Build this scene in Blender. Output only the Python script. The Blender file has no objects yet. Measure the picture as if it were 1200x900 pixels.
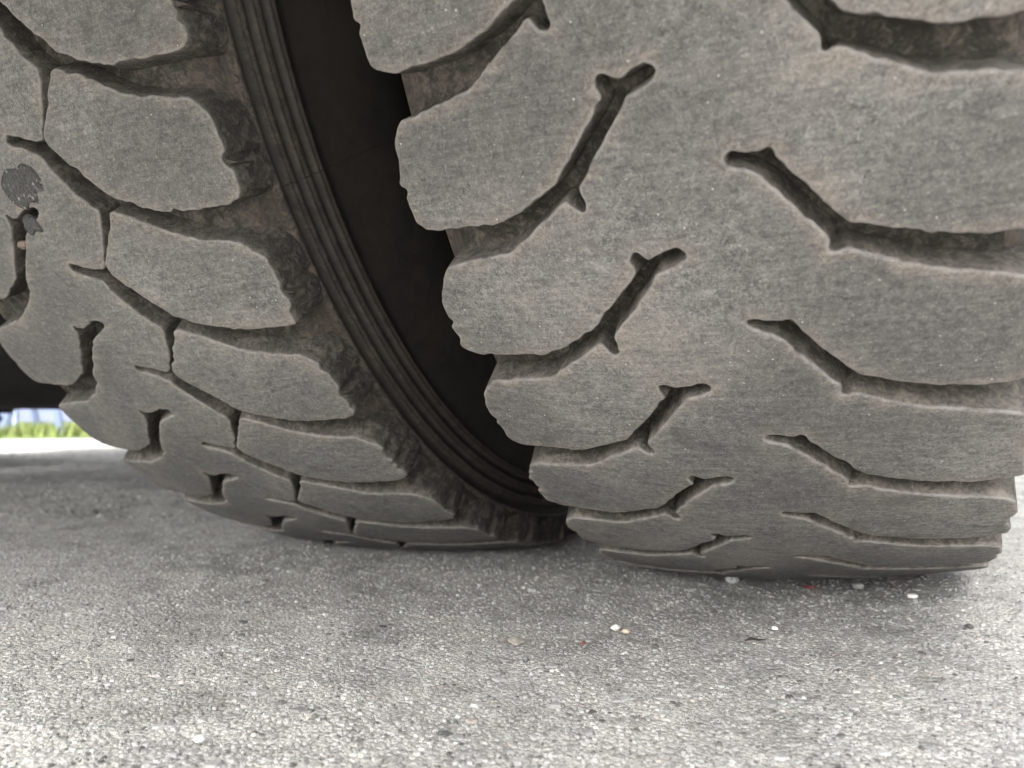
import bpy, bmesh, math, random
import numpy as np
from mathutils import Vector, Matrix
from mathutils.geometry import delaunay_2d_cdt
random.seed(7); RNG = np.random.default_rng(7)
scene = bpy.context.scene
COL = scene.collection

# ------------------------------------------------------------------ camera
F_PX, PITCH, ROLL, YAW = 873.12, 0.0412, 0.0079, 0.4742
CAM = np.array([0.0691, -0.6996, 0.1288])
fw = np.array([-math.sin(YAW)*math.cos(PITCH), math.cos(YAW)*math.cos(PITCH), math.sin(PITCH)])
rt = np.cross(fw, [0, 0, 1]); rt /= np.linalg.norm(rt); up = np.cross(rt, fw)
r2 = math.cos(ROLL)*rt + math.sin(ROLL)*up; u2 = -math.sin(ROLL)*rt + math.cos(ROLL)*up
cd = bpy.data.cameras.new('camera'); cam = bpy.data.objects.new('camera', cd); COL.objects.link(cam)
m = Matrix.Identity(4)
for i in range(3):
    m[i][0] = r2[i]; m[i][1] = u2[i]; m[i][2] = -fw[i]; m[i][3] = CAM[i]
cam.matrix_world = m
cd.sensor_width = 36; cd.lens = F_PX/1200*36; cd.clip_start = 0.01; cd.clip_end = 2000
cd.dof.use_dof = True; cd.dof.focus_distance = 0.37; cd.dof.aperture_fstop = 9.0
scene.camera = cam

# ------------------------------------------------------------------ light
SUN_EL, SUN_AZ = 46.0, -8.0          # azimuth measured from the camera side (-Y) towards the right (+X)
w = bpy.data.worlds.new('World'); scene.world = w; w.use_nodes = True
wn = w.node_tree; sky = wn.nodes.new('ShaderNodeTexSky'); sky.sky_type = 'NISHITA'; sky.sun_disc = False
sd = Vector((math.sin(math.radians(SUN_AZ))*math.cos(math.radians(SUN_EL)), -math.cos(math.radians(SUN_AZ))*math.cos(math.radians(SUN_EL)), math.sin(math.radians(SUN_EL))))
sky.sun_elevation = math.radians(SUN_EL); sky.sun_rotation = math.atan2(sd.x, sd.y)
sky.dust_density = 6.0; sky.air_density = 1.0
hsv = wn.nodes.new('ShaderNodeHueSaturation'); hsv.inputs['Saturation'].default_value = 0.12   # overcast sky: little blue left
wn.links.new(sky.outputs[0], hsv.inputs['Color'])
bgn = wn.nodes['Background']; wn.links.new(hsv.outputs[0], bgn.inputs[0]); bgn.inputs[1].default_value = 0.15
sl = bpy.data.lights.new('sun', 'SUN'); sl.energy = 1.5; sl.angle = math.radians(10); sl.color = (1, .985, .96)
so = bpy.data.objects.new('sun', sl); COL.objects.link(so)
so.rotation_euler = sd.to_track_quat('Z', 'Y').to_euler()
scene.view_settings.view_transform = 'Standard'; scene.view_settings.look = 'None'
scene.view_settings.gamma = 1; scene.view_settings.exposure = 2.68
scene.render.resolution_x = 1024; scene.render.resolution_y = 768
scene.cycles.max_bounces = 8; scene.cycles.diffuse_bounces = 5

# ------------------------------------------------------------------ helpers
def tag(o, label=None, cat=None, group=None, kind=None):
    if label: o['label'] = label
    if cat: o['category'] = cat
    if group: o['group'] = group
    if kind: o['kind'] = kind
    return o
def empty(name, loc=(0, 0, 0), rz=0):
    o = bpy.data.objects.new(name, None); COL.objects.link(o); o.location = loc; o.rotation_euler = (0, 0, rz)
    o.empty_display_size = .05
    return o
def np_mesh(name, V, Fq, mat, smooth=True, attrs=None, parent=None):
    """V (n,3); Fq list of face arrays, each (m,k)"""
    me = bpy.data.meshes.new(name)
    V = np.asarray(V, dtype=np.float32)
    me.vertices.add(len(V)); me.vertices.foreach_set('co', V.ravel())
    Fq = [np.asarray(f, dtype=np.int32) for f in Fq if len(f)]
    nl = sum(f.size for f in Fq); nfc = sum(len(f) for f in Fq)
    me.loops.add(nl); me.polygons.add(nfc)
    me.loops.foreach_set('vertex_index', np.concatenate([f.ravel() for f in Fq]))
    ls = []; lt = []; c = 0
    for f in Fq:
        k = f.shape[1]; ls.append(c+np.arange(len(f))*k); lt.append(np.full(len(f), k)); c += f.size
    me.polygons.foreach_set('loop_start', np.concatenate(ls).astype(np.int32))
    me.polygons.foreach_set('loop_total', np.concatenate(lt).astype(np.int32))
    me.update(calc_edges=True)
    me.polygons.foreach_set('use_smooth', np.full(nfc, smooth))
    if attrs:
        for n, a in attrs.items():
            at = me.attributes.new(n, 'FLOAT', 'POINT'); at.data.foreach_set('value', np.asarray(a, dtype=np.float32))
    me.validate()
    me.materials.append(mat)
    o = bpy.data.objects.new(name, me); COL.objects.link(o)
    if parent: o.parent = parent
    return o
def bm_obj(name, bm, mat, parent=None, smooth=False):
    me = bpy.data.meshes.new(name); bm.to_mesh(me); bm.free(); me.materials.append(mat)
    if smooth:
        for p in me.polygons: p.use_smooth = True
    o = bpy.data.objects.new(name, me); COL.objects.link(o)
    if parent: o.parent = parent
    return o
def add_box(bm, c, s, rot=None, bev=0):
    r = bmesh.ops.create_cube(bm, size=1)
    vs = r['verts']
    bmesh.ops.scale(bm, vec=s, verts=vs)
    if rot: bmesh.ops.rotate(bm, cent=(0, 0, 0), matrix=rot, verts=vs)
    bmesh.ops.translate(bm, vec=c, verts=vs)
    if bev:
        es = {e for v in vs for e in v.link_edges}
        bmesh.ops.bevel(bm, geom=list(es), offset=bev, segments=2, affect='EDGES')
def add_lathe(bm, prof, axis='X', seg=48, loc=(0, 0, 0)):
    """closed revolved profile [(axial, radius)]"""
    rings = []
    for a, r in prof:
        ring = []
        for i in range(seg):
            t = 2*math.pi*i/seg
            if axis == 'X': p = (a, r*math.cos(t), r*math.sin(t))
            elif axis == 'Y': p = (r*math.cos(t), a, r*math.sin(t))
            else: p = (r*math.cos(t), r*math.sin(t), a)
            ring.append(bm.verts.new((p[0]+loc[0], p[1]+loc[1], p[2]+loc[2])))
        rings.append(ring)
    for a, b in zip(rings[:-1], rings[1:]):
        for i in range(seg):
            bm.faces.new((a[i], a[(i+1) % seg], b[(i+1) % seg], b[i]))
    bm.faces.new(rings[0][::-1]); bm.faces.new(rings[-1])
def vnoise2(x, y, seed=0):
    """smooth value noise, vectorised"""
    xi = np.floor(x).astype(np.int64); yi = np.floor(y).astype(np.int64)
    fx = x-xi; fy = y-yi; fx = fx*fx*(3-2*fx); fy = fy*fy*(3-2*fy)
    def h(a, b):
        n = (a*374761393 + b*668265263 + seed*1442695041) & 0x7fffffff
        n = ((n ^ (n >> 13))*1274126177) & 0x7fffffff
        return ((n ^ (n >> 16)) & 0xffff)/65535.0
    v = (h(xi, yi)*(1-fx)+h(xi+1, yi)*fx)*(1-fy)+(h(xi, yi+1)*(1-fx)+h(xi+1, yi+1)*fx)*fy
    return v*2-1

# ------------------------------------------------------------------ materials
def new_mat(name):
    mt = bpy.data.materials.new(name); mt.use_nodes = True
    nt = mt.node_tree; bs = nt.nodes['Principled BSDF']
    return mt, nt, bs
def N(nt, t, **kw):
    n = nt.nodes.new(t)
    for k, v in kw.items():
        if k in n.inputs.keys(): n.inputs[k].default_value = v
        else: setattr(n, k, v)
    return n
def noise(nt, co, scale, detail=4, rough=.6, dist=0, vec=None):
    n = N(nt, 'ShaderNodeTexNoise'); n.inputs['Scale'].default_value = scale; n.inputs['Detail'].default_value = detail
    n.inputs['Roughness'].default_value = rough; n.inputs['Distortion'].default_value = dist
    nt.links.new(co, n.inputs['Vector']); return n.outputs['Fac']
def ramp(nt, f, pts):
    r = N(nt, 'ShaderNodeValToRGB'); e = r.color_ramp.elements
    while len(e) < len(pts): e.new(.5)
    for el, (p, c) in zip(e, pts):
        el.position = p; el.color = (*c, 1) if not isinstance(c, (int, float)) else (c, c, c, 1)
    nt.links.new(f, r.inputs[0]); return r.outputs[0]
def mix(nt, fac, a, b, mode='MIX'):
    n = N(nt, 'ShaderNodeMix'); n.data_type = 'RGBA'; n.blend_type = mode
    for sock, v in ((n.inputs[0], fac), (n.inputs[6], a), (n.inputs[7], b)):
        if isinstance(v, (int, float)): sock.default_value = v
        elif isinstance(v, tuple): sock.default_value = (*v, 1)
        else: nt.links.new(v, sock)
    return n.outputs[2]
def math_(nt, op, a, b=None, c=None):
    n = N(nt, 'ShaderNodeMath'); n.operation = op
    for i, v in enumerate((a, b, c)):
        if v is None: continue
        if isinstance(v, (int, float)): n.inputs[i].default_value = v
        else: nt.links.new(v, n.inputs[i])
    return n.outputs[0]
def bump(nt, h, strength, dist, prev=None):
    b = N(nt, 'ShaderNodeBump'); b.inputs['Strength'].default_value = strength; b.inputs['Distance'].default_value = dist
    nt.links.new(h, b.inputs['Height'])
    if prev: nt.links.new(prev, b.inputs['Normal'])
    return b.outputs[0]

def rubber_tread(name, base, dust, wallc, seed):
    mt, nt, bs = new_mat(name)
    tc = N(nt, 'ShaderNodeTexCoord'); mp = N(nt, 'ShaderNodeMapping'); mp.inputs['Location'].default_value = (seed, seed*.7, 0)
    nt.links.new(tc.outputs['Object'], mp.inputs[0]); co = mp.outputs[0]
    fib = noise(nt, co, 560, 5, .72, 1.8)
    mid = noise(nt, co, 120, 5, .65, .6)
    big = noise(nt, co, 22, 4, .6, .4)
    huge = noise(nt, co, 7, 3, .5)
    c = mix(nt, ramp(nt, fib, [(.36, 0), (.64, 1)]), tuple(x*.36 for x in base), tuple(x*1.7 for x in base))
    c = mix(nt, ramp(nt, mid, [(.44, 0), (.58, .75)]), c, dust)
    c = mix(nt, ramp(nt, big, [(.46, 0), (.66, .8)]), c, tuple(x*y for x, y in zip(dust, (1.15, 1.11, 1.06))))
    c = mix(nt, ramp(nt, huge, [(.38, .0), (.62, .75)]), c, tuple(x*.66 for x in base))
    # fine dark pits and scuffs
    v = N(nt, 'ShaderNodeTexVoronoi'); v.inputs['Scale'].default_value = 260; nt.links.new(co, v.inputs['Vector'])
    pits = ramp(nt, v.outputs['Distance'], [(.05, 1), (.17, 0)])
    pm = math_(nt, 'MULTIPLY', pits, ramp(nt, noise(nt, co, 60, 2, .5), [(.5, 0), (.62, .8)]))
    c = mix(nt, pm, c, tuple(x*.3 for x in base))
    # pale scuffed fibres
    fl = noise(nt, co, 1100, 3, .7, 2.5)
    c = mix(nt, ramp(nt, fl, [(.60, 0), (.70, .75)]), c, tuple(x*2.3 for x in base))
    c = mix(nt, ramp(nt, fl, [(.30, .7), (.40, 0)]), c, tuple(x*.35 for x in base))
    # brown dust that clings round the slots
    ah = N(nt, 'ShaderNodeAttribute'); ah.attribute_name = 'halo'
    c = mix(nt, math_(nt, 'MULTIPLY', ah.outputs['Fac'], ramp(nt, noise(nt, co, 48, 4, .6, .5), [(.38, .08), (.62, .75)])), c, tuple(x*y for x, y in zip(dust, (1.08, .98, .90))))
    # crisp mottling over everything
    c = mix(nt, 1.0, c, ramp(nt, noise(nt, co, 340, 6, .75, 1.2), [(.34, .62), (.5, .98), (.66, 1.40)]), 'MULTIPLY')
    c = mix(nt, 1.0, c, ramp(nt, fl, [(.32, .62), (.45, 1.0), (.60, 1.0), (.70, 1.6)]), 'MULTIPLY')
    # faint scuffs running across the tread
    mp2 = N(nt, 'ShaderNodeMapping'); mp2.inputs['Scale'].default_value = (.12, 1, 1); nt.links.new(tc.outputs['Object'], mp2.inputs[0])
    c = mix(nt, .8, c, ramp(nt, noise(nt, mp2.outputs[0], 520, 4, .7, .4), [(.32, .72), (.5, 1.0), (.68, 1.28)]), 'MULTIPLY')
    # darker rubber showing through the dust in patches
    c = mix(nt, ramp(nt, noise(nt, co, 38, 6, .7, 1.0), [(.58, 0), (.66, .45)]), c, tuple(x*.42 for x in base))
    # embedded pale grit
    v2 = N(nt, 'ShaderNodeTexVoronoi'); v2.inputs['Scale'].default_value = 240; nt.links.new(co, v2.inputs['Vector'])
    gm = math_(nt, 'MULTIPLY', ramp(nt, v2.outputs['Distance'], [(.05, 1), (.12, 0)]), ramp(nt, v2.outputs['Color'], [(.62, 0), (.80, 1)]))
    c = mix(nt, gm, c, (.46, .45, .43))
    # walls and groove floors: packed brown dust, mixed darker further down by 'deep'; 'wear' says how far a point is from the scrubbed top
    at = N(nt, 'ShaderNodeAttribute'); at.attribute_name = 'wear'
    wallcol = mix(nt, ramp(nt, mid, [(.38, 0), (.62, 1)]), tuple(x*.5 for x in wallc), tuple(x*1.25 for x in wallc))
    wallcol = mix(nt, ramp(nt, big, [(.5, 0), (.62, .8)]), wallcol, tuple(x*.33 for x in wallc))
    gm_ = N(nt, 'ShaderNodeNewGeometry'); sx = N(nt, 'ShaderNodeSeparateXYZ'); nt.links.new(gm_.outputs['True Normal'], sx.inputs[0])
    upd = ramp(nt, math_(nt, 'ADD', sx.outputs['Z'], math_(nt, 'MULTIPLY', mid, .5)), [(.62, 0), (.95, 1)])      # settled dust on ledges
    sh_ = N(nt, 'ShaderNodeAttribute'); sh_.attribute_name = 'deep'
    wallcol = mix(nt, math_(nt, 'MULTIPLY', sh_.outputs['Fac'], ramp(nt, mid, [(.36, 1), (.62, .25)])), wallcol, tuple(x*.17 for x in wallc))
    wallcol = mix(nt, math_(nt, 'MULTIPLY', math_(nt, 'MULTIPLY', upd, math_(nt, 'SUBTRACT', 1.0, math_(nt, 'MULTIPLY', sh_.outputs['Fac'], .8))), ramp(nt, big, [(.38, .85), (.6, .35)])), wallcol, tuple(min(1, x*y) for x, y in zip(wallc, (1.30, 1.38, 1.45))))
    tear = noise(nt, co, 210, 6, .78, 1.5)
    wallcol = mix(nt, ramp(nt, tear, [(.40, .55), (.50, 0)]), wallcol, tuple(x*.22 for x in wallc))
    wallcol = mix(nt, ramp(nt, tear, [(.52, 0), (.66, .7)]), wallcol, tuple(min(1, x*1.35) for x in wallc))
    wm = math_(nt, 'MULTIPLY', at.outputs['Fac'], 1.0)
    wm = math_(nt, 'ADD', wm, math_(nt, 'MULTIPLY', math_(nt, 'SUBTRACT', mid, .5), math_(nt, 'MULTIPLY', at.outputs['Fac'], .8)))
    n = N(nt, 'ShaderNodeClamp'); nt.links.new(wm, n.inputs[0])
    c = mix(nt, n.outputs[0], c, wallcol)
    # pale worn rim along block edges, with the edge highlight painted in
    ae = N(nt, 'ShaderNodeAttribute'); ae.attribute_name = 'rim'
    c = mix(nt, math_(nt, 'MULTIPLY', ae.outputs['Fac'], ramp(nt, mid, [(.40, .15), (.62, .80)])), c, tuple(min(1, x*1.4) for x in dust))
    nt.links.new(c, bs.inputs['Base Color'])
    bs.inputs['Roughness'].default_value = .82; bs.inputs['Specular IOR Level'].default_value = .35
    b = bump(nt, mid, .5, .0010); b = bump(nt, fib, .9, .0005, b); b = bump(nt, pm, .5, .0006, b)
    b2 = N(nt, 'ShaderNodeBump'); b2.inputs['Distance'].default_value = .0035; nt.links.new(math_(nt, 'ADD', mid, tear), b2.inputs['Height']); nt.links.new(b, b2.inputs['Normal']); nt.links.new(math_(nt, 'MULTIPLY', at.outputs['Fac'], .9), b2.inputs['Strength']); b = b2.outputs[0]
    nt.links.new(b, bs.inputs['Normal'])
    return mt
M_TR = rubber_tread('worn_rubber_right', (.120, .117, .112), (.170, .163, .154), (.168, .147, .124), 1.3)
M_TL = rubber_tread('worn_rubber_left', (.114, .112, .107), (.157, .151, .142), (.138, .121, .103), 4.1)

def rubber_side():
    mt, nt, bs = new_mat('sidewall_rubber')
    tc = N(nt, 'ShaderNodeTexCoord'); co = tc.outputs['Object']
    mid = noise(nt, co, 60, 6, .7, .8); big = noise(nt, co, 12, 4, .6, .5); fine = noise(nt, co, 500, 4, .7, 1)
    at = N(nt, 'ShaderNodeAttribute'); at.attribute_name = 'dust'
    c = mix(nt, ramp(nt, mid, [(.3, 0), (.7, 1)]), (.013, .012, .011), (.026, .0235, .0205))
    c = mix(nt, ramp(nt, big, [(.45, 0), (.7, .6)]), c, (.032, .026, .020))
    f = math_(nt, 'MULTIPLY', at.outputs['Fac'], ramp(nt, mid, [(.35, .35), (.62, 1)]))
    c = mix(nt, f, c, (.120, .096, .077))
    c = mix(nt, math_(nt, 'MULTIPLY', ramp(nt, fine, [(.66, 0), (.75, 1)]), .35), c, (.2, .19, .17))
    nt.links.new(c, bs.inputs['Base Color']); bs.inputs['Roughness'].default_value = .7
    bs.inputs['Specular IOR Level'].default_value = .4
    rough_ = noise(nt, co, 170, 6, .75, 1.2)
    c = mix(nt, math_(nt, 'MULTIPLY', ramp(nt, rough_, [(.42, .75), (.58, 0)]), math_(nt, 'ADD', at.outputs['Fac'], .25)), c, (.022, .020, .018))
    nt.links.new(c, bs.inputs['Base Color'])
    b = bump(nt, mid, .4, .0012); b = bump(nt, fine, .4, .0003, b)
    b2 = N(nt, 'ShaderNodeBump'); b2.inputs['Distance'].default_value = .003; nt.links.new(rough_, b2.inputs['Height']); nt.links.new(b, b2.inputs['Normal']); nt.links.new(math_(nt, 'MULTIPLY', at.outputs['Fac'], .8), b2.inputs['Strength']); nt.links.new(b2.outputs[0], bs.inputs['Normal'])
    return mt
M_SIDE = rubber_side()

def simple(name, col, rough=.6, metal=0, nscale=30, amt=.35, bmp=.001):
    mt, nt, bs = new_mat(name)
    tc = N(nt, 'ShaderNodeTexCoord'); f = noise(nt, tc.outputs['Object'], nscale, 5, .65, .5)
    c = mix(nt, ramp(nt, f, [(.3, 0), (.7, 1)]), tuple(x*(1-amt) for x in col), tuple(min(1, x*(1+amt)) for x in col))
    nt.links.new(c, bs.inputs['Base Color']); bs.inputs['Roughness'].default_value = rough; bs.inputs['Metallic'].default_value = metal
    if bmp: nt.links.new(bump(nt, f, .4, bmp), bs.inputs['Normal'])
    return mt
M_STEEL = simple('dirty_black_steel', (.03, .028, .026), .6, .2)
M_RIM = simple('rim_steel', (.35, .35, .34), .5, .7)
M_DECK = simple('deck_boards', (.09, .075, .06), .8, 0, 12)
M_FAR = simple('far_tyre_rubber', (.03, .028, .026), .85)

def patches(nt, co):
    a = ramp(nt, noise(nt, co, 14, 5, .6, .6), [(.34, (.72, .72, .71)), (.5, (1, 1, 1)), (.68, (1.08, 1.07, 1.05))])
    b = ramp(nt, noise(nt, co, 55, 4, .6, .8), [(.34, (.76, .76, .75)), (.5, (1, 1, 1)), (.7, (1.10, 1.10, 1.09))])
    return mix(nt, 1.0, a, b, 'MULTIPLY')
def ground_mat():
    mt, nt, bs = new_mat('weathered_asphalt')
    tc = N(nt, 'ShaderNodeTexCoord'); co = tc.outputs['Object']
    v = N(nt, 'ShaderNodeTexVoronoi'); v.inputs['Scale'].default_value = 430; v.inputs['Randomness'].default_value = 1; nt.links.new(co, v.inputs['Vector'])
    v2 = N(nt, 'ShaderNodeTexVoronoi'); v2.inputs['Scale'].default_value = 900; nt.links.new(co, v2.inputs['Vector'])
    cell = ramp(nt, v.outputs['Color'], [(0, (.19, .185, .172)), (.45, (.39, .38, .355)), (.8, (.50, .487, .452)), (1, (.62, .61, .57))])
    cell2 = ramp(nt, v2.outputs['Color'], [(0, (.10, .10, .095)), (.5, (.37, .36, .34)), (1, (.64, .63, .60))])
    c = mix(nt, .55, cell, cell2)
    d = ramp(nt, v.outputs['Distance'], [(.35, 0), (.75, 1)])
    c = mix(nt, math_(nt, 'MULTIPLY', d, .55), c, (.10, .097, .09))
    big = noise(nt, co, 9, 5, .6, .3)
    c = mix(nt, ramp(nt, big, [(.35, 0), (.7, .45)]), c, (.42, .405, .37))
    c = mix(nt, 1.0, c, patches(nt, co), 'MULTIPLY')
    nt.links.new(c, bs.inputs['Base Color']); bs.inputs['Roughness'].default_value = .85
    f = noise(nt, co, 700, 4, .7)
    b = bump(nt, math_(nt, 'SUBTRACT', 1.0, v.outputs['Distance']), .6, .0016); b = bump(nt, f, .7, .0007, b)
    nt.links.new(b, bs.inputs['Normal']); return mt
M_GND = ground_mat()
def stone_mat():
    mt, nt, bs = new_mat('aggregate_stone')
    at = N(nt, 'ShaderNodeAttribute'); at.attribute_name = 'tone'
    tc = N(nt, 'ShaderNodeTexCoord'); f = noise(nt, tc.outputs['Object'], 900, 4, .7)
    c = ramp(nt, at.outputs['Fac'], [(0, (.035, .034, .032)), (.10, (.12, .118, .112)), (.28, (.25, .247, .238)), (.60, (.335, .332, .322)), (.92, (.40, .397, .385)), (.955, (.45, .42, .36)), (.965, (.30, .24, .21)), (.98, (.46, .45, .43)), (1, (.60, .595, .575))])
    c = mix(nt, ramp(nt, f, [(.35, .0), (.7, .5)]), c, (.24, .235, .22))
    c = mix(nt, 1.0, c, patches(nt, tc.outputs['Object']), 'MULTIPLY')
    nt.links.new(c, bs.inputs['Base Color']); bs.inputs['Roughness'].default_value = .75
    nt.links.new(bump(nt, f, .5, .0005), bs.inputs['Normal']); return mt
M_STONE = stone_mat()

# ------------------------------------------------------------------ ground
def graded(lo, hi, step, far):
    c = list(np.arange(lo, hi+1e-9, step)); a = []; s = step; x = hi
    while x < far: s *= 1.22; x += s; a.append(x)
    b = []; s = step; x = lo
    while x > -far: s *= 1.22; x -= s; b.append(x)
    return np.array(b[::-1]+c+a)
gx = graded(-1.1, .7, .006, 900); gy = graded(-.75, .9, .006, 900)
X, Y = np.meshgrid(gx, gy)
near = np.clip(1.6-np.hypot(X+.2, Y)/1.2, 0, 1)
def rise(X, Y):
    """the paving rises a little under the right-hand shoulder of the right tyre"""
    r = .15*np.clip(X-.005, 0, .13); r = np.where(X > .125, r, r)
    return r*np.clip((Y+.36)/.22, 0, 1)**1.5
def gheight(X, Y):
    return rise(X, Y)+(-.0010+.0008*vnoise2(X*45, Y*45, 3)+.0006*vnoise2(X*140, Y*140, 5)+.0012*vnoise2(X*9, Y*9, 9))
Z = np.where(near > 0, np.minimum(gheight(X, Y)-rise(X, Y), .0006), -.001)+rise(X, Y)
V = np.stack([X.ravel(), Y.ravel(), Z.ravel()], 1); nx = len(gx); ny = len(gy)
ii = (np.arange(ny-1)[:, None]*nx+np.arange(nx-1)[None, :]).ravel()
g = np_mesh('ground', V, [np.stack([ii, ii+1, ii+nx+1, ii+nx], 1)], M_GND); tag(g, kind='structure')

# aggregate stones set in the surface (nobody could count them)
def stones(n, sampler, smin, smax, seed, hmul=1.0):
    rg = np.random.default_rng(seed)
    P = sampler(rg, n)
    S = smin*(smax/smin)**(rg.random(n)**2.2)/2
    k0, k1 = 7, 5
    t0 = np.arange(k0)/k0*2*np.pi; t1 = np.arange(k1)/k1*2*np.pi
    nv = k0+k1+1
    V = np.zeros((n, nv, 3)); ph = rg.random(n)*6.28; el = .6+.5*rg.random(n)
    r0 = S[:, None]*(1+.28*(rg.random((n, k0))-.5)); r1 = S[:, None]*.62*(1+.4*(rg.random((n, k1))-.5))
    a0 = t0[None]+.0*ph[:, None]; a1 = t1[None]+.3
    x0, y0 = r0*np.cos(a0), r0*np.sin(a0)*el[:, None]; x1, y1 = r1*np.cos(a1), r1*np.sin(a1)*el[:, None]
    c, s = np.cos(ph)[:, None], np.sin(ph)[:, None]
    H = S*hmul*(.35+.5*rg.random(n))
    zg = gheight(P[:, 0], P[:, 1])
    V[:, :k0, 0] = P[:, :1]+x0*c-y0*s; V[:, :k0, 1] = P[:, 1:2]+x0*s+y0*c; V[:, :k0, 2] = (zg-.0008)[:, None]
    V[:, k0:k0+k1, 0] = P[:, :1]+x1*c-y1*s; V[:, k0:k0+k1, 1] = P[:, 1:2]+x1*s+y1*c
    V[:, k0:k0+k1, 2] = zg[:, None]+H[:, None]*(.7+.5*rg.random((n, k1)))
    V[:, -1, :2] = P; V[:, -1, 2] = zg+H*(1+.2*rg.random(n))
    f = []
    i = j = 0
    while i < k0 or j < k1:
        if j >= k1 or (i < k0 and (i+1)/k0 <= (j+1)/k1+1e-9): f.append((i, (i+1) % k0, k0+j % k1)); i += 1
        else: f.append((i % k0, k0+(j+1) % k1, k0+j % k1)); j += 1
    for j in range(k1): f.append((k0+j, k0+(j+1) % k1, k0+k1))
    f = np.array(f); Fc = (f[None]+(np.arange(n)*nv)[:, None, None]).reshape(-1, 3)
    tone = np.repeat(rg.random(n), nv)
    return V.reshape(-1, 3), Fc, tone
def samp_view(rg, n, x0=-.32, x1=.32, d0=.24, d1=1.25, bias=1.35):
    """points on the ground where it is seen closely: denser near the camera"""
    d = d0*(d1/d0)**(rg.random(n)); 
    lat = (rg.random(n)-.5)*2*.78*d
    fx, fy = -math.sin(YAW), math.cos(YAW)
    P = np.stack([CAM[0]+fx*d+fy*lat, CAM[1]+fy*d-fx*lat], 1); return P
Vs, Fs, Ts = [], [], []; off = 0
for args in ((80000, samp_view, .0009, .0038, 11, .65), (2200, lambda r, n: samp_view(r, n, d0=.24, d1=1.6), .0035, .010, 12, .28),
             (9000, lambda r, n: samp_view(r, n, d0=.9, d1=3.0), .004, .012, 13, .6)):
    v, f_, t = stones(*args); Vs.append(v); Fs.append(f_+off); Ts.append(t); off += len(v)
o = np_mesh('asphalt_aggregate', np.concatenate(Vs), [np.concatenate(Fs)], M_STONE, False, {'tone': np.concatenate(Ts)})
tag(o, 'pale and grey aggregate stones set in the worn asphalt around the tyres', 'aggregate', kind='stuff')

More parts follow.
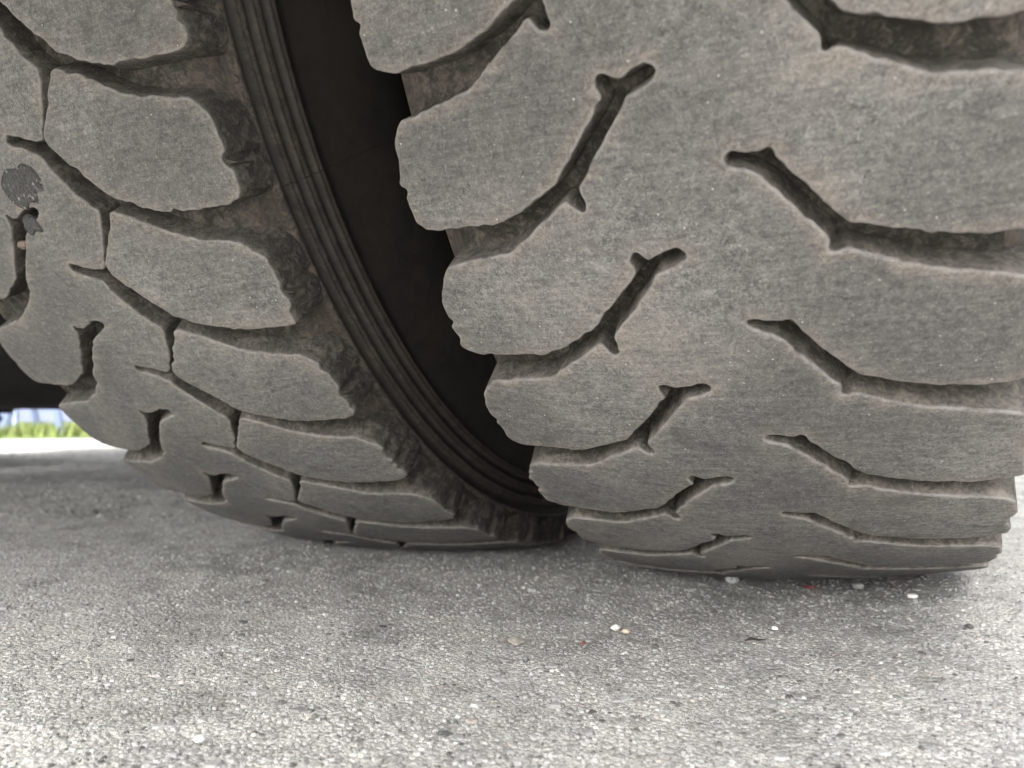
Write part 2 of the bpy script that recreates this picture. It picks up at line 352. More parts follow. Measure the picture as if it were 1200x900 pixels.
# ------------------------------------------------------------------ tyres
HC = .5083                       # axle height
RT = .52
def settle(V, tyre):
    """the load flattens the foot of the tyre against the ground"""
    a = V[:, 0]; z = V[:, 2]; e = np.maximum(z+.0117, 0)
    if tyre['x'] == 0: z = z+(.0109+.1215*a+.172*a*a)*np.exp(-e/.0657)
    else: z = z+(-.0028+.0799*a)*np.exp(-e/.0732)
    V[:, 2] = np.maximum(z, .0006+rise(a+tyre['x'], V[:, 1])); return V
def resample(P, dsf):
    """closed polygon -> points with locally chosen spacing dsf(a, s) in metres"""
    out = []
    n = len(P)
    for i in range(n):
        A = P[i]; B = P[(i+1) % n]; L = np.hypot(*(B-A)); k = max(1, int(round(L/dsf(A[0], (A[1]+B[1])/2))))
        out.append(A[None]+(B-A)[None]*(np.arange(k)/k)[:, None])
    return np.concatenate(out)
def raised(name, poly, tyre, dsf, gridf, mat, parent, wb=.0022, depth=.0112, shx=(.105, .124, .0155), cut=(None, None),
           chip=1.0, seed=0, top_lift=0.0, darkwall=1.0):
    """raised rubber with outline poly (metres, a across, s along the tread)"""
    R_, acx, hc, sgn0, sgn1 = tyre['R'], tyre['x'], HC, tyre['e0'], tyre['e1']
    P = np.array(poly, dtype=float)
    area = .5*np.sum(P[:, 0]*np.roll(P[:, 1], -1)-np.roll(P[:, 0], -1)*P[:, 1])
    if area < 0: P = P[::-1]
    P = resample(P, dsf)
    for _ in range(2):
        P = .25*np.roll(P, 1, 0)+.5*P+.25*np.roll(P, -1, 0)
    T = np.roll(P, -1, 0)-np.roll(P, 1, 0); T /= np.linalg.norm(T, axis=1)[:, None]+1e-12
    Nn = np.stack([T[:, 1], -T[:, 0]], 1)                     # outward for CCW
    fine = np.array([1.0 if dsf(a, s) < .0016 else 0.0 for a, s in P])
    # worn, slightly torn edge
    nz = .0006*vnoise2(P[:, 0]*260, P[:, 1]*260, seed+1)+.00022*vnoise2(P[:, 0]*700, P[:, 1]*700, seed+2)
    edge = np.clip((np.maximum(P[:, 0]-(sgn1-.012), (sgn0+.012)-P[:, 0]))/.012, 0, 1)
    big = vnoise2(P[:, 0]*150, P[:, 1]*150, seed+5)
    nz = nz-chip*edge*.0022*np.clip(big-.1, 0, 1)-chip*.0012*np.clip(vnoise2(P[:, 0]*110, P[:, 1]*110, seed+7)-.35, 0, 1)
    jit = .0009*np.stack([vnoise2(P[:, 0]*38+3, P[:, 1]*38, seed+51), vnoise2(P[:, 0]*38, P[:, 1]*38+9, seed+53)], 1)
    P = P+jit*fine[:, None]
    P0 = P; P = P+Nn*(nz*fine)[:, None]
    n = len(P)
    sh = np.clip((np.maximum(P[:, 0]-(sgn1-.020), (sgn0+.020)-P[:, 0]))/.018, 0, 1); sh = sh*sh*(3-2*sh)
    outw = np.clip(np.abs(Nn[:, 0])*1.6-.5, 0, 1)*(sh > .3)
    D = depth+sh*shx[2]
    rndv = .0004*(1+.8*vnoise2(P[:, 0]*80, P[:, 1]*80, seed+11))    # local rounding
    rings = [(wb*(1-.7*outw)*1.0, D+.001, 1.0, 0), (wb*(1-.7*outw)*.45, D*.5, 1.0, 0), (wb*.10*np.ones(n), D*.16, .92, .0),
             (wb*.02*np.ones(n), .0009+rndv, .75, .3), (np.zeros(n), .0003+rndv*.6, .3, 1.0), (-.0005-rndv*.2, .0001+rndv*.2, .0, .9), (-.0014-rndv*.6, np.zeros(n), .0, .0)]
    As, Ss, Ds, We, Ri, De = [], [], [], [], [], []
    for w_, d_, we, ri in rings:
        q = (P0 if we == 1.0 else (P0+P)/2 if we > .9 else P)+Nn*(np.broadcast_to(w_, (n,))[:, None])
        wob = .0003*vnoise2(P[:, 0]*120+7, P[:, 1]*120+w_*3000 if np.ndim(w_) == 0 else P[:, 1]*120, seed+21)*(we > .9)
        As.append(q[:, 0]+Nn[:, 0]*wob); Ss.append(q[:, 1]+Nn[:, 1]*wob); Ds.append(np.broadcast_to(d_, (n,)))
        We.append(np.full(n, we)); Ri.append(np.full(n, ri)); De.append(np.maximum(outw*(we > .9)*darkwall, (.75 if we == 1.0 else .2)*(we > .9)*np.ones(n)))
    inner = np.stack([As[-1], Ss[-1]], 1)
    # interior points on two grids (fine where seen)
    lo = inner.min(0); hi = inner.max(0)
    G = []
    s = lo[1]+.002
    while s < hi[1]:
        st = gridf(s); aa = np.arange(lo[0]+st*.5, hi[0], st); G.append(np.stack([aa+(.25*st if int(s/st) % 2 else 0), np.full(len(aa), s)], 1)); s += st*.9
    G = np.concatenate(G)
    keep = []
    for g0 in range(0, len(G), 2000):
        gg = G[g0:g0+2000]
        smin, smax = gg[:, 1].min()-.01, gg[:, 1].max()+.01
        sel = inner[(inner[:, 1] > smin) & (inner[:, 1] < smax)]
        if len(sel) == 0: keep.append(np.ones(len(gg), bool)); continue
        d = np.sqrt(((gg[:, None, :]-sel[None])**2).sum(2)).min(1); keep.append(d > .0018)
    keep = np.concatenate(keep); G = G[keep]
    # even-odd inside test
    def inside(pts, poly_):
        res = np.zeros(len(pts), bool)
        A = poly_; B = np.roll(poly_, -1, 0)
        for g0 in range(0, len(pts), 4000):
            p_ = pts[g0:g0+4000]
            c1 = (A[None, :, 1] > p_[:, None, 1]) != (B[None, :, 1] > p_[:, None, 1])
            den = (B[:, 1]-A[:, 1]); den = np.where(np.abs(den) < 1e-12, 1e-12, den)
            xx = (B[:, 0]-A[:, 0])[None]*(p_[:, None, 1]-A[None, :, 1])/den[None]+A[None, :, 0]
            res[g0:g0+4000] = (np.sum(c1 & (p_[:, None, 0] < xx), 1) % 2) == 1
        return res
    G = G[inside(G, inner)]
    pts = [Vector((float(a), float(b))) for a, b in np.concatenate([inner, G])]
    edges = [(i, (i+1) % n) for i in range(n)]
    vo, eo, fo, ov, oe, of = delaunay_2d_cdt(pts, edges, [], 0, 1e-7)
    vo = np.array([tuple(v) for v in vo]); fo = np.array([f for f in fo if len(f) == 3])
    cen = vo[fo].mean(1); fo = fo[inside(cen, inner)]
    base_n = n*(len(rings)-1)
    # map cdt verts: first n (if untouched) join the ring
    mp = np.full(len(vo), -1); 
    for i, lst in enumerate(ov):
        for j in lst:
            if j < n: mp[i] = n*(len(rings)-1)+j; break
    extra = np.where(mp < 0)[0]; mp[extra] = n*len(rings)+np.arange(len(extra))
    A_ = np.concatenate(As+[vo[extra, 0]]); S_ = np.concatenate(Ss+[vo[extra, 1]])
    def near_edge(q):
        out = np.zeros(len(q))
        for g0 in range(0, len(q), 2000):
            qq = q[g0:g0+2000]; lo_, hi_ = qq[:, 1].min()-.012, qq[:, 1].max()+.012
            sel = inner[(inner[:, 1] > lo_) & (inner[:, 1] < hi_)]
            if len(sel): out[g0:g0+2000] = np.exp(-np.sqrt(((qq[:, None, :]-sel[None])**2).sum(2)).min(1)/.0032)
        return out
    order = np.argsort(vo[extra, 1], kind='stable'); halo_e = np.zeros(len(extra)); halo_e[order] = near_edge(vo[extra][order])
    und = .00022*vnoise2(vo[extra, 0]*60, vo[extra, 1]*60, seed+31)
    De_ = np.concatenate(De+[np.zeros(len(extra))]); D_ = np.concatenate(Ds+[und]); W_ = np.concatenate(We+[np.zeros(len(extra))]); R_i = np.concatenate(Ri+[np.zeros(len(extra))])
    rho = R_-A_**2/1.8-D_+top_lift; an = S_/RT
    V = np.stack([A_, -rho*np.cos(an), hc-rho*np.sin(an)], 1)
    V = settle(V, tyre)
    faces = []
    i0 = np.arange(n); i1 = (i0+1) % n
    for k in range(len(rings)-1):
        a = k*n; b = (k+1)*n
        faces.append(np.stack([a+i0, b+i0, b+i1, a+i1], 1))
    tri = mp[fo]
    # orientation: outward from the tyre
    p0, p1, p2 = V[tri[:, 0]], V[tri[:, 1]], V[tri[:, 2]]
    nn = np.cross(p1-p0, p2-p0); cc = (p0+p1+p2)/3-np.array([0, 0, hc]); cc[:, 0] = 0
    fl = (nn*cc).sum(1) < 0; tri[fl] = tri[fl][:, ::-1]
    q = faces[-1]; nn = np.cross(V[q[:, 1]]-V[q[:, 0]], V[q[:, 3]]-V[q[:, 0]]); cc = V[q[:, 0]]-np.array([0, 0, hc]); cc[:, 0] = 0
    if ((nn*cc).sum(1) < 0).mean() > .5: faces = [f[:, ::-1] for f in faces]
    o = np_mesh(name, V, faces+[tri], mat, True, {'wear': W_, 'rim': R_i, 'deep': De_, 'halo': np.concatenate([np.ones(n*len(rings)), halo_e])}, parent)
    return o

# shoulder / sidewall section, right-hand side: (a, radius, dust)
SIDE = [(.1160, .4982, .9), (.1205, .4958, .8), (.1245, .4915, .75), (.1265, .4860, .8), (.1275, .4845, .6), (.1282, .4846, .3), (.1310, .4842, 1), (.1334, .4832, 1), (.1338, .4816, .9),
        (.1330, .4798, .4), (.1282, .4785, .1), (.1280, .4740, .1), (.1284, .4722, .15), (.1312, .4712, .7), (.1318, .4702, .7), (.1314, .4697, .2), (.1320, .4691, .6), (.1324, .4672, .7), (.1318, .4655, .3),
        (.1296, .4642, .0), (.1296, .4622, .0), (.1330, .4610, .5), (.1339, .4600, .6), (.1334, .4594, .1), (.1340, .4587, .5), (.1343, .4560, .55), (.1338, .4545, .2), (.1318, .4535, 0), (.1318, .4516, 0),
        (.1352, .4506, .45), (.1361, .4494, .55), (.1357, .4488, .1), (.1363, .4481, .4), (.1367, .4465, .55), (.1358, .4448, .2), (.1345, .4440, 0), (.1350, .4380, .08), (.1375, .4250, .1),
        (.1430, .4050, .1), (.1475, .3850, .08), (.1485, .3700, .05), (.1465, .3500, .0), (.1400, .3320, 0), (.1290, .3150, 0), (.1180, .3020, 0), (.1130, .2930, 0), (.1080, .2860, 0), (.1000, .2830, 0)]
def carcass(tyre, mat_tread, parent, seg=720):
    c = tyre['mid']; half = tyre['half']; R_ = tyre['R']
    right = [(c+a+(half-.1325), r, d) for a, r, d in SIDE]
    left = [(c-a-(half-.1325), r, d) for a, r, d in SIDE]
    t = np.arange(seg)*2*np.pi/seg
    def lathe(prof, name, mat, attr, parent, fl):
        pr = np.array(prof); k = len(pr)
        V = np.zeros((k, seg, 3)); V[:, :, 0] = pr[:, :1]; V[:, :, 1] = -pr[:, 1:2]*np.cos(t)[None]; V[:, :, 2] = HC-pr[:, 1:2]*np.sin(t)[None]
        V = settle(V.reshape(-1, 3), tyre).reshape(k, seg, 3)
        i = np.arange(k-1)[:, None]; j = np.arange(seg)[None]; j1 = (j+1) % seg
        q = np.stack([i*seg+j+0*i, i*seg+j1, (i+1)*seg+j1, (i+1)*seg+j], 2).reshape(-1, 4)
        if fl: q = q[:, ::-1]
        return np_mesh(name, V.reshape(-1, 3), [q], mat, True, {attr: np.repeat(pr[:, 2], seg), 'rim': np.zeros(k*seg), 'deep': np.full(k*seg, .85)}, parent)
    for prof, fl in ((right, False), (left, True)):
        lathe(prof, 'sidewall', M_SIDE, 'dust', parent, fl)
    al, ar = left[0][0], right[0][0]
    aa = np.linspace(al-.0005, ar+.0005, 40)
    floor = [(a, R_-a*a/1.8-.0134-.0006*math.sin(a*400), 1.0) for a in aa]
    floor[0] = (al, left[0][1], 1.0); floor[-1] = (ar, right[0][1], 1.0)
    lathe(floor, 'groove_floor', mat_tread, 'wear', parent, True)
    bm = bmesh.new()
    prof = [(c-.105, .278), (c-.105, .292), (c-.098, .292), (c-.095, .277), (c-.06, .268), (c+.06, .268), (c+.095, .277), (c+.098, .292), (c+.105, .292), (c+.105, .278)]
    add_lathe(bm, prof, 'X', 64, (0, 0, HC)); bm_obj('rim', bm, M_RIM, parent, True)

def gfun(f0, f1, a, b):
    return lambda s: a if f0 < s < f1 else b
FS, CS = .0012, .005
# ---- right tyre: one comb-shaped tread, curved slots cut in from both shoulders
TYR = dict(R=.52, x=0.0, e0=-.126, e1=.1195, mid=-.0032, half=.1245)
PR_ = .1328*520
GL = [(-124.8, 250.2), (-119, 253.2), (-115, 254), (-81, 252.6), (-66, 247.5), (-50, 239.3), (-42.8, 231), (-24.2, 210.3), (-26.4, 205.5), (-25.4, 201.8), (-22, 202), (-18.6, 205), (-6.5, 200.8), (-3.2, 202.5), (-3.4, 205.5), (-7, 208), (-16, 211.5), (-19, 215.8),
      (-41, 242.3), (-38.9, 250.8), (-41, 253), (-43.8, 251.8), (-47.6, 246.4), (-70, 260.5), (-79, 266.5), (-104, 270.6), (-115.5, 272.3), (-120, 276), (-124.4, 283.5), (-126.8, 291), (-126.8, 300.6), (-123.9, 301.9), (-123.9, 303.8), (-126.2, 305.6)]
GR = [(119.4, 276.5), (113, 279.4), (99, 280.2), (82, 277.6), (57, 269.4), (34.6, 242), (33.6, 238.4), (31.5, 237), (28.5, 238.9), (18.2, 236.7), (15.9, 239), (17.2, 241.5), (26.5, 245.4), (39, 260.2), (49.6, 274.2), (49.4, 279.6), (52, 280.4), (54, 278.4), (66.6, 284.4),
      (81.5, 290.4), (94, 293.2), (108, 297), (114, 298.5), (117.6, 303), (119.5, 309), (119.8, 318), (117.9, 322.5), (118.3, 327), (119.2, 336)]
tR = empty('tyre', (TYR['x'], 0, 0))
tag(tR, 'nearer dusty tyre, smooth worn tread with long curved slots cut in from both sides', 'tyre', 'dual truck tyres standing side by side')
k0, k1 = -16, 30
left = [(a, s-1.8+k*PR_) for k in range(k0, k1) for a, s in GL]
right = [(a, s-2.3+k*PR_) for k in range(k0, k1) for a, s in GR]
poly = np.array([(-125, left[0][1]-14)]+left+[(-125, left[-1][1]+14), (119, left[-1][1]+14)]+right[::-1]+[(119, left[0][1]-14)])/1000
FR0, FR1 = .13, .83
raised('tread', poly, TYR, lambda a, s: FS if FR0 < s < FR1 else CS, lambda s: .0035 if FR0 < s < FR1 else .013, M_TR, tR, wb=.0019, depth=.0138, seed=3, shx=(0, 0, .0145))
carcass(TYR, M_TR, tR)

# ---- left tyre: separate shoulder blocks plus a fused centre
TYL = dict(R=.5195, x=-.356, e0=-.166, e1=.133, mid=-.0165, half=.1495)
PL_ = .1420*520
tL = empty('tyre', (TYL['x'], 0, 0))
tag(tL, 'farther dusty tyre with angular tread blocks and its dark ribbed sidewall in view', 'tyre', 'dual truck tyres standing side by side')
CR = [(35.7, 136.6), (33.5, 143), (25.8, 158), (20.8, 163.4), (20.6, 166), (17, 169.4), (13, 169), (-10.6, 162.2), (-12.6, 166.6), (0, 170.8), (11, 177), (13, 182.4), (26.8, 201)]
CLF = [(-166, 145), (-166.4, 160), (-166, 178), (-163, 183), (-157, 185), (-126, 184.2), (-102, 181), (-74, 168.8), (-57, 150.5), (-46.2, 137.5), (-46.4, 130.4), (-44.5, 129.2), (-41, 131.6), (-36, 132.4), (-22, 127.6), (-14, 127.8), (-11.6, 130.6), (-13.4, 133),
       (-34.5, 140.8), (-38, 144), (-65, 172.4), (-66, 177), (-80, 187), (-102, 196.5), (-130, 203), (-156, 208.5), (-163.5, 212.5)]
k0, k1 = -13, 29
left = [(a, s+k*PL_) for k in range(k0, k1) for a, s in CLF]
right = [(a, s+k*PL_) for k in range(k0, k1) for a, s in CR]
s0, s1 = left[0][1]-8, left[-1][1]+14
poly = np.array([(-166, s0)]+left+[(-166, s1), (35, s1)]+right[::-1]+[(35, s0)])/1000
FL0, FL1 = .09, .82
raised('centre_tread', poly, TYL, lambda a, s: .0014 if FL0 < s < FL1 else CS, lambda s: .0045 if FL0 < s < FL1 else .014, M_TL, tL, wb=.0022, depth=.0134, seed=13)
SHB = [(40, 144.5), (42.5, 139.6), (47, 138), (61, 143.6), (81, 155), (95, 160.5), (107, 163.4), (121.5, 166.2), (127.5, 171), (132.3, 179), (133.4, 195), (130.4, 198), (131, 201), (133.3, 204), (133.2, 214.5), (130.6, 219), (125, 220.2), (105, 219.4), (85, 217.3), (67, 211.5), (50, 203.5), (21.2, 173.3), (20.2, 167.5)]
for k in range(-13, 31):
    vis = -2 <= k <= 9
    pk = np.array([(a, s+k*PL_) for a, s in SHB])/1000
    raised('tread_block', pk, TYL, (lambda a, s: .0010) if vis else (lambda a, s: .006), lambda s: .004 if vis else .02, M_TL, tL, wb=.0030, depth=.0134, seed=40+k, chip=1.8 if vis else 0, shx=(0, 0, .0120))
carcass(TYL, M_TL, tL)

def clampz(V):
    return settle(V, TYL)
# buttress fins below each shoulder block of the left tyre
def fin(s_mid, w0, a_in, a_out, r0, r1, lean, parent, tyre):
    c = []
    for (a, s, r) in ((a_in, s_mid-w0, r0), (a_in, s_mid+w0, r0), (a_out, s_mid+lean*.4, r0-.002), (a_in-.001, s_mid-w0+lean, r1), (a_in-.001, s_mid+w0+lean, r1), (a_out-.001, s_mid+lean, r1+.004)):
        an = s/RT; c.append((a, -r*math.cos(an), HC-r*math.sin(an)))
    F3 = [(0, 1, 2), (3, 5, 4)]; F4 = [(0, 2, 5, 3), (1, 4, 5, 2), (0, 3, 4, 1)]
    return np_mesh('buttress_fin', clampz(np.array(c)), [np.array(F3), np.array(F4)], M_SIDE, False, {'dust': np.full(6, .55)}, parent)
for k in range(-1, 9):
    b = (k*PL_)/1000
    fin(b+.1995, .0016, .1295, .1362, .508, .490, .004, tL, TYL)
    fin(b+.2150, .0012, .1290, .1345, .504, .4865, .005, tL, TYL)
    # thick lip curling over the top of each shoulder block's buttress
# mould seam: a thin radial flash line across ribs and smooth wall
sa = None
D_ = fw*F_PX+r2*(383-600)+u2*(450-197); t_ = ((TYL['x']+.136)-CAM[0])/D_[0]; P_ = CAM+t_*D_
an = math.atan2(-(P_[2]-HC), -P_[1])
pr = [(a+TYL['mid']+TYL['half']-.1325, r) for a, r, d in SIDE[9:43]]
V = []
for a, r in pr:
    for ds, da in ((-.0004, .0), (0, .0006), (.0004, .0)):
        V.append((a+da, -r*math.cos(an+ds/r), HC-r*math.sin(an+ds/r)))
q = []
for i in range(len(pr)-1):
    for j in range(2): q.append((i*3+j, i*3+j+1, (i+1)*3+j+1, (i+1)*3+j))
np_mesh('mould_seam', V, [np.array(q)], M_SIDE, True, {'dust': np.zeros(len(V))}, tL)

# tyre pair on the far end of the axle, dark against the daylight
def far_tyre(x, label):
    t = empty('tyre', (x, 0, 0)); tag(t, label, 'tyre', 'dual tyres at the far end of the axle')
    bm = bmesh.new()
    prof = [(-.095, .285), (-.128, .31), (-.146, .38), (-.136, .45), (-.125, .492), (-.11, .508), (0, .512), (.11, .508), (.125, .492), (.136, .45), (.146, .38), (.128, .31), (.095, .285)]
    add_lathe(bm, prof, 'X', 96, (0, 0, HC))
    for v in bm.verts: v.co.z = max(v.co.z, .002)
    bm_obj('carcass', bm, M_FAR, t, True)
    nb = 44
    for i in range(nb):
        for side in (-1, 1):
            th = 2*math.pi*(i+.5*(side > 0))/nb
            if math.sin(th) < -.99: continue
            bm = bmesh.new()
            add_box(bm, (side*.068, 0, .513), (.112, .056, .016), None, .003)
            bmesh.ops.rotate(bm, cent=(0, 0, 0), matrix=Matrix.Rotation(th-math.pi/2, 3, 'X'), verts=bm.verts)
            bmesh.ops.translate(bm, vec=(0, 0, HC), verts=bm.verts)
            for v in bm.verts: v.co.z = max(v.co.z, .001)
            bm_obj('tread_block', bm, M_FAR, t)
    bm = bmesh.new(); add_lathe(bm, [(-.11, .29), (-.10, .27), (.10, .27), (.11, .29)], 'X', 48, (0, 0, HC)); bm_obj('rim', bm, M_RIM, t, True)
far_tyre(-1.95, 'dark inner tyre of the far pair, blurred behind the left tyre')
far_tyre(-2.29, 'dark outer tyre of the far pair, blurred behind the left tyre')

# ------------------------------------------------------------------ the truck above
tk = empty('truck', (-1.1, 0, 0)); tag(tk, 'dark truck underside with axle and air tank, blurred at the left edge', 'truck')
def tpart(name, fn, mat, smooth=False):
    bm = bmesh.new(); fn(bm)
    return bm_obj(name, bm, mat, tk, smooth)
SKYBLOCKZ = .33; SKYBLOCKY = -.88
tpart('deck', lambda b: add_box(b, (0.14, 1.55, 1.22), (2.42, 4.70, .10)), M_DECK)
for x in (-.42, .42): tpart('chassis_rail', lambda b: add_box(b, (x, 1.55, 1.0), (.08, 4.50, .26)), M_STEEL)
for y in (-.6, .8, 1.9, 3.2): tpart('cross_member', lambda b: add_box(b, (0, y, 1.0), (.76, .07, .16)), M_STEEL)
tpart('sky_block_panel', lambda b: add_box(b, (0.05, SKYBLOCKY, (SKYBLOCKZ+1.165)/2), (2.60, .03, 1.165-SKYBLOCKZ), None, .004), M_STEEL)  # unseen panel, added to keep sky light off the upper treads
tpart('axle_beam', lambda b: add_lathe(b, [(-.80, .075), (-.3, .085), (-.18, .16), (.18, .16), (.3, .085), (.80, .075)], 'X', 32, (0, 0, HC)), M_STEEL, True)
tpart('differential', lambda b: add_lathe(b, [(-.20, .05), (-.19, .14), (-.10, .19), (.08, .20), (.18, .15), (.22, .06)], 'Y', 40, (-.02, 0, HC)), M_STEEL, True)
for x in (-.55, .30): tpart('brake_chamber', lambda b: add_lathe(b, [(.17, .03), (.18, .085), (.26, .09), (.27, .075), (.36, .07), (.37, .03)], 'Y', 32, (x, .02, .36)), M_STEEL, True)
for x in (-.55, .55):
    tpart('leaf_spring', lambda b: [add_box(b, (x, 0, .62+.016*i), (.08, 1.3-.16*(5-i), .013)) for i in range(6)], M_STEEL)
for x in (-1.1, .92): tpart('light_block_flap', lambda b: add_box(b, (x+.01, .66, .66), (.66, .012, .98), None, .003), M_STEEL)  # unseen flaps, added to stop light coming through between the tyres
tpart('air_tank', lambda b: add_lathe(b, [(-.32, .03), (-.30, .09), (-.26, .125), (-.20, .14), (.20, .14), (.26, .125), (.30, .09), (.32, .03)], 'Y', 48, (-.30, .23, .272)), M_STEEL, True)

# ------------------------------------------------------------------ far background: verge and parked car
M_GRASS = simple('grass_blades', (.12, .15, .035), .7, 0, 6, .4, 0)
rg = np.random.default_rng(5); nb = 26000
VD = Vector((-3.5-CAM[0], 1.23-CAM[1], 0)).normalized()     # towards the daylight gap on the left
pv = Vector((VD.y, -VD.x, 0))
dist = 4.15+rg.random(nb)*2.1; lat = (rg.random(nb)-.5)*7
bx = CAM[0]+VD.x*dist+pv.x*lat; by = CAM[1]+VD.y*dist+pv.y*lat
h = .03+.05*rg.random(nb); wv = .004+.004*rg.random(nb); ang = rg.random(nb)*6.28; lx = (rg.random(nb)-.5)*.04; ly = (rg.random(nb)-.5)*.04
V = np.zeros((nb, 3, 3)); V[:, 0] = np.stack([bx-wv*np.cos(ang), by-wv*np.sin(ang), 0*bx], 1); V[:, 1] = np.stack([bx+wv*np.cos(ang), by+wv*np.sin(ang), 0*bx], 1); V[:, 2] = np.stack([bx+lx, by+ly, h], 1)
o = np_mesh('grass', V.reshape(-1, 3), [np.arange(nb*3).reshape(-1, 3)], M_GRASS, False); tag(o, 'bright green grass verge blurred beyond the pale pavement', 'grass', kind='stuff')
M_TURF = simple('turf', (.10, .14, .03), .9, 0, 8, .4, .01)
c0 = Vector((CAM[0], CAM[1], 0))
vv = [c0+VD*4.05+pv*-9, c0+VD*4.05+pv*9, c0+VD*7.2+pv*12, c0+VD*7.2+pv*-12]
o = np_mesh('turf_verge', np.array([(v.x, v.y, .004) for v in vv]), [np.array([[0, 1, 2, 3]])], M_TURF, False); tag(o, kind='structure')

M_PALE = simple('pale_lavender_concrete', (.17, .19, .27), .8, 0, 5, .12, 0)
M_PLAST = simple('pale_blue_plastic', (.12, .15, .24), .4, 0, 8, .08, 0)
wl = empty('low_wall', (c0.x+VD.x*6.25, c0.y+VD.y*6.25, 0), math.atan2(pv.y, pv.x)); tag(wl, 'low pale lavender wall behind the grass, blurred at the left edge', 'wall')
bm = bmesh.new(); add_box(bm, (0, 0, .20), (9, .18, .40), None, .01); bm_obj('wall_body', bm, M_PALE, wl)
bm = bmesh.new(); add_box(bm, (0, 0, .43), (9.05, .26, .06), None, .01); bm_obj('coping', bm, M_PALE, wl)
bm = bmesh.new(); add_box(bm, (0, -.16, .035), (9, .14, .07), None, .01); bm_obj('footing', bm, M_PALE, wl)
def stool(px, py, label, hgt=.42, rz=.5):
    p = ground_pt(px, py); st = empty('plastic_stool', (p[0], p[1], .004), YAW+rz); tag(st, label, 'stool', 'pale stools on the grass')
    bm = bmesh.new(); add_lathe(bm, [(hgt-.03, .13), (hgt-.01, .145), (hgt, .13), (hgt+.002, .05)], 'Z', 32); bm_obj('seat', bm, M_PLAST, st, True)
    for sx in (-1, 1):
        for sy in (-1, 1):
            bm = bmesh.new()
            vs = []
            for k in range(6):
                t = k/5; z = hgt-.02-(hgt-.02)*t; r = .075+.05*t**1.4; w0 = .034-.010*t
                vs.append([bm.verts.new((sx*r+a*w0*.5, sy*r+b*w0*.5, z)) for a, b in ((-1, -1), (1, -1), (1, 1), (-1, 1))])
            for A_, B_ in zip(vs[:-1], vs[1:]):
                for q_ in range(4): bm.faces.new((A_[q_], A_[(q_+1) % 4], B_[(q_+1) % 4], B_[q_]))
            bm.faces.new(vs[0]); bm.faces.new(vs[-1][::-1]); bm_obj('leg', bm, M_PLAST, st)
def ground_pt(px, py):
    D = fw*F_PX+r2*(px-600)+u2*(450-py); z = 0.0
    for _ in range(8):
        t = (z-CAM[2])/D[2]; P = CAM+t*D; z = float(rise(P[0], P[1]))
    return P
stool(38, 511, 'pale blue stool on the grass, blurred beneath the dark tank')
stool(6, 507, 'pale stool at the very left edge of the grass, farther back', rz=.1)

# ------------------------------------------------------------------ tar and a lodged stone on the left tyre
def tar_mat():
    mt, nt, bs = new_mat('tar_with_grit')
    tc = N(nt, 'ShaderNodeTexCoord'); co = tc.outputs['Object']; v = N(nt, 'ShaderNodeTexVoronoi'); v.inputs['Scale'].default_value = 620; nt.links.new(co, v.inputs['Vector'])
    f = noise(nt, co, 300, 5, .7)
    c = mix(nt, ramp(nt, f, [(.35, 0), (.65, 1)]), (.018, .018, .017), (.05, .049, .047))
    c = mix(nt, ramp(nt, v.outputs['Color'], [(.80, 0), (.92, .8)]), c, (.24, .235, .23))
    nt.links.new(c, bs.inputs['Base Color']); bs.inputs['Roughness'].default_value = .75
    nt.links.new(bump(nt, v.outputs['Distance'], .9, .0012), bs.inputs['Normal']); return mt
M_TAR = tar_mat()
for pts, lift in (([(-34, 259), (-24, 252.5), (-14, 254), (-7, 251.5), (0, 254.5), (3, 261), (1.5, 268.5), (-5, 267), (-8, 273.5), (-16, 272), (-21, 276.5), (-28, 273), (-33, 266)], .0007),
                  ([(-31, 281), (-24, 279.5), (-18, 284), (-17, 290), (-24, 289), (-29, 291.5), (-33, 287)], .0006)):
    raised('tar_patch', np.array(pts)/1000, TYL, lambda a, s: .0012, lambda s: .002, M_TAR, tL, wb=.0008, depth=.0008, seed=int(lift*1e5), chip=1.5, shx=(0, 0, 0), top_lift=lift, darkwall=0)

# ------------------------------------------------------------------ small loose things
def pebble(name, px, py, size, col, label, cat, flat=.6, elong=1.3, seed=0, rough=.6, group=None, mat=None):
    rr = random.Random(seed); bm = bmesh.new(); bmesh.ops.create_icosphere(bm, subdivisions=3, radius=1)
    an = rr.random()*6.28
    for v in bm.verts:
        n = 1+.16*math.sin(v.co.x*3+seed)+.12*math.sin(v.co.y*4.3+seed*2)+.1*math.sin(v.co.z*5+seed)
        v.co = Vector((v.co.x*elong, v.co.y, v.co.z*flat))*n*size/2
    bmesh.ops.rotate(bm, cent=(0, 0, 0), matrix=Matrix.Rotation(an, 3, 'Z'), verts=bm.verts)
    p = ground_pt(px, py)
    o = bm_obj(name, bm, mat or simple(name+'_skin', col, rough, 0, 400, .25, .0004), None, True); o.location = (p[0], p[1], p[2]+size*flat*.30)
    tag(o, label, cat, group); return o
G = 'loose pebbles on the asphalt'
pebble('pebble', 721, 737, .0050, (.68, .67, .63), 'small white pebble left of the tan one on the asphalt', 'pebble', seed=1, group=G)
pebble('pebble', 734, 741, .0042, (.50, .42, .33), 'small tan pebble just right of the white one', 'pebble', seed=2, group=G)
pebble('pebble', 908, 737, .0034, (.70, .68, .64), 'tiny white pebble below the middle of the right tyre', 'pebble', seed=3, group=G)
pebble('pebble', 684, 754, .0026, (.16, .035, .03), 'tiny dark red pebble in front of the gap between the tyres', 'pebble', seed=4, group=G)
pebble('pebble', 1070, 700, .0050, (.70, .69, .65), 'white pebble in front of the right end of the right tyre', 'pebble', seed=5, group=G)
pebble('pebble', 1005, 688, .0075, (.30, .30, .28), 'grey pebble close to the right tyre beside the pink scrap', 'pebble', seed=6, group=G)
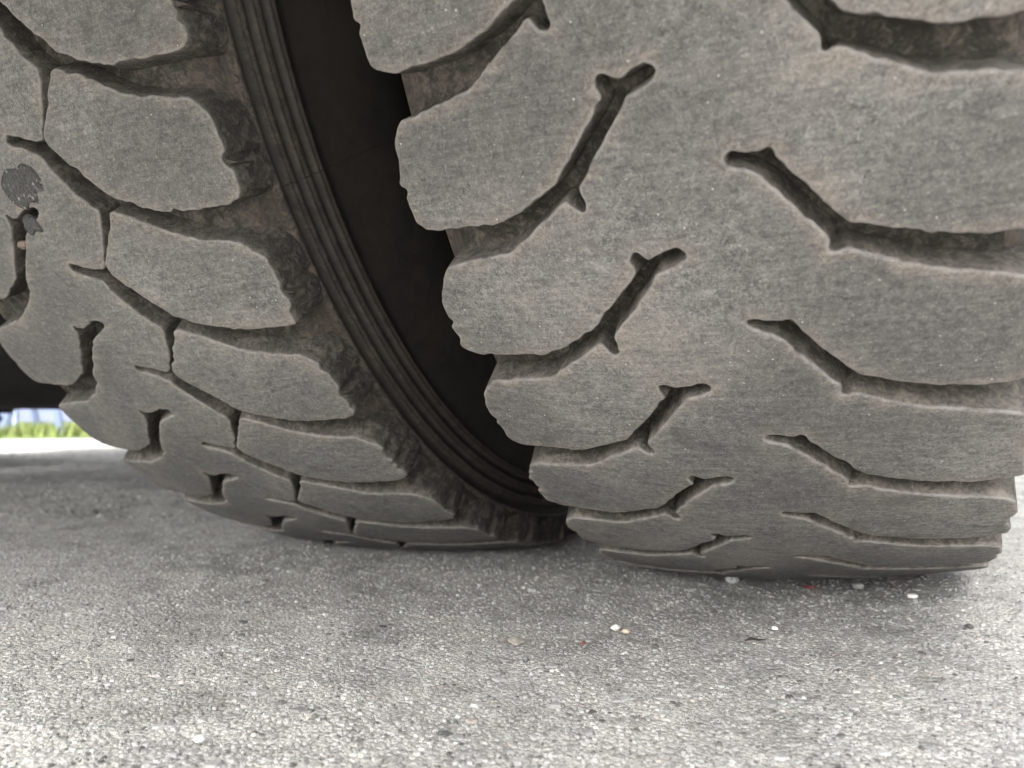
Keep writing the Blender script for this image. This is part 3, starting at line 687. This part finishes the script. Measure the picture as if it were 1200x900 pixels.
pebble('pebble', 605, 753, .0085, (.34, .31, .27), 'flat buff stone in the open asphalt below the left tyre', 'pebble', .35, 1.7, seed=7, group=G)
pebble('pebble', 234, 868, .0040, (.66, .66, .66), 'pale pebble in the blurred foreground at lower left', 'pebble', seed=8, group=G)
pebble('pebble', 1135, 735, .0040, (.05, .048, .045), 'dark pebble at the right edge beyond the tyre', 'pebble', seed=9, group=G)

o = None
def on_left(a, s_, d):
    rho = TYL['R']-a*a/1.8-d; an = s_/RT
    return (TYL['x']+a, -rho*math.cos(an), HC-rho*math.sin(an))
pebble('pebble', 600, 760, .0066, (.17, .13, .105), 'reddish brown pebble lodged in a tread slot of the left tyre near the left edge', 'pebble', .8, 1.2, seed=11)
bpy.context.scene.collection.objects[-1].location = on_left(-.0515, .2965, .0045)

# crumpled clear plastic scrap at the tread
mt, nt, bs = new_mat('clear_plastic'); bs.inputs['Base Color'].default_value = (.85, .87, .87, 1); bs.inputs['Roughness'].default_value = .25
bs.inputs['Transmission Weight'].default_value = .45
rr = random.Random(3); bm = bmesh.new(); bmesh.ops.create_icosphere(bm, subdivisions=3, radius=1)
for v in bm.verts: v.co = v.co*(.0048*(.75+.5*rr.random())); v.co.z *= .75
o = bm_obj('plastic_scrap', bm, mt); p = ground_pt(858, 682); o.location = (p[0], p[1], p[2]+.003); tag(o, 'crumpled clear plastic scrap lying against the foot of the right tyre', 'litter')
# pink-red flat scrap
bm = bmesh.new(); pts = [(-.0065, -.001), (-.003, .0025), (.001, .0012), (.0055, .0022), (.0048, -.0022), (-.001, -.0026)]
a_ = [bm.verts.new((x, y, .0016+.0009*math.sin(x*900))) for x, y in pts]; bm.faces.new(a_); r_ = bmesh.ops.solidify(bm, geom=bm.faces[:], thickness=.0007)
o = bm_obj('paper_scrap', bm, simple('faded_red', (.42, .09, .10), .7, 0, 500, .4, .0003)); p = ground_pt(948, 692); o.location = (p[0], p[1], p[2]+.0012); o.rotation_euler = (0, 0, YAW); tag(o, 'faded red scrap lying on the asphalt before the right tyre', 'litter')
# dark twig
bm = bmesh.new(); pts = [(-.007, 0, .001), (-.003, .0006, .0022), (.001, -.0004, .0016), (.006, .0008, .0018)]
for A_, B_, ra, rb in zip(pts[:-1], pts[1:], (.0003, .0009, .0008), (.0009, .0008, .0002)):
    A_ = Vector(A_); B_ = Vector(B_); z = (B_-A_).normalized(); x = z.orthogonal().normalized(); y = z.cross(x)
    ra_ = [bm.verts.new(A_+(x*math.cos(t)+y*math.sin(t))*ra) for t in np.arange(6)*math.pi/3]; rb_ = [bm.verts.new(B_+(x*math.cos(t)+y*math.sin(t))*rb) for t in np.arange(6)*math.pi/3]
    for i in range(6): bm.faces.new((ra_[i], ra_[(i+1) % 6], rb_[(i+1) % 6], rb_[i]))
    bm.faces.new(ra_[::-1]); bm.faces.new(rb_)
o = bm_obj('twig', bm, simple('charred_bark', (.02, .018, .015), .8, 0, 400)); p = ground_pt(887, 753); o.location = (p[0], p[1], 0); o.rotation_euler = (0, 0, YAW); tag(o, 'short dark twig on the asphalt in front of the right tyre', 'twig')
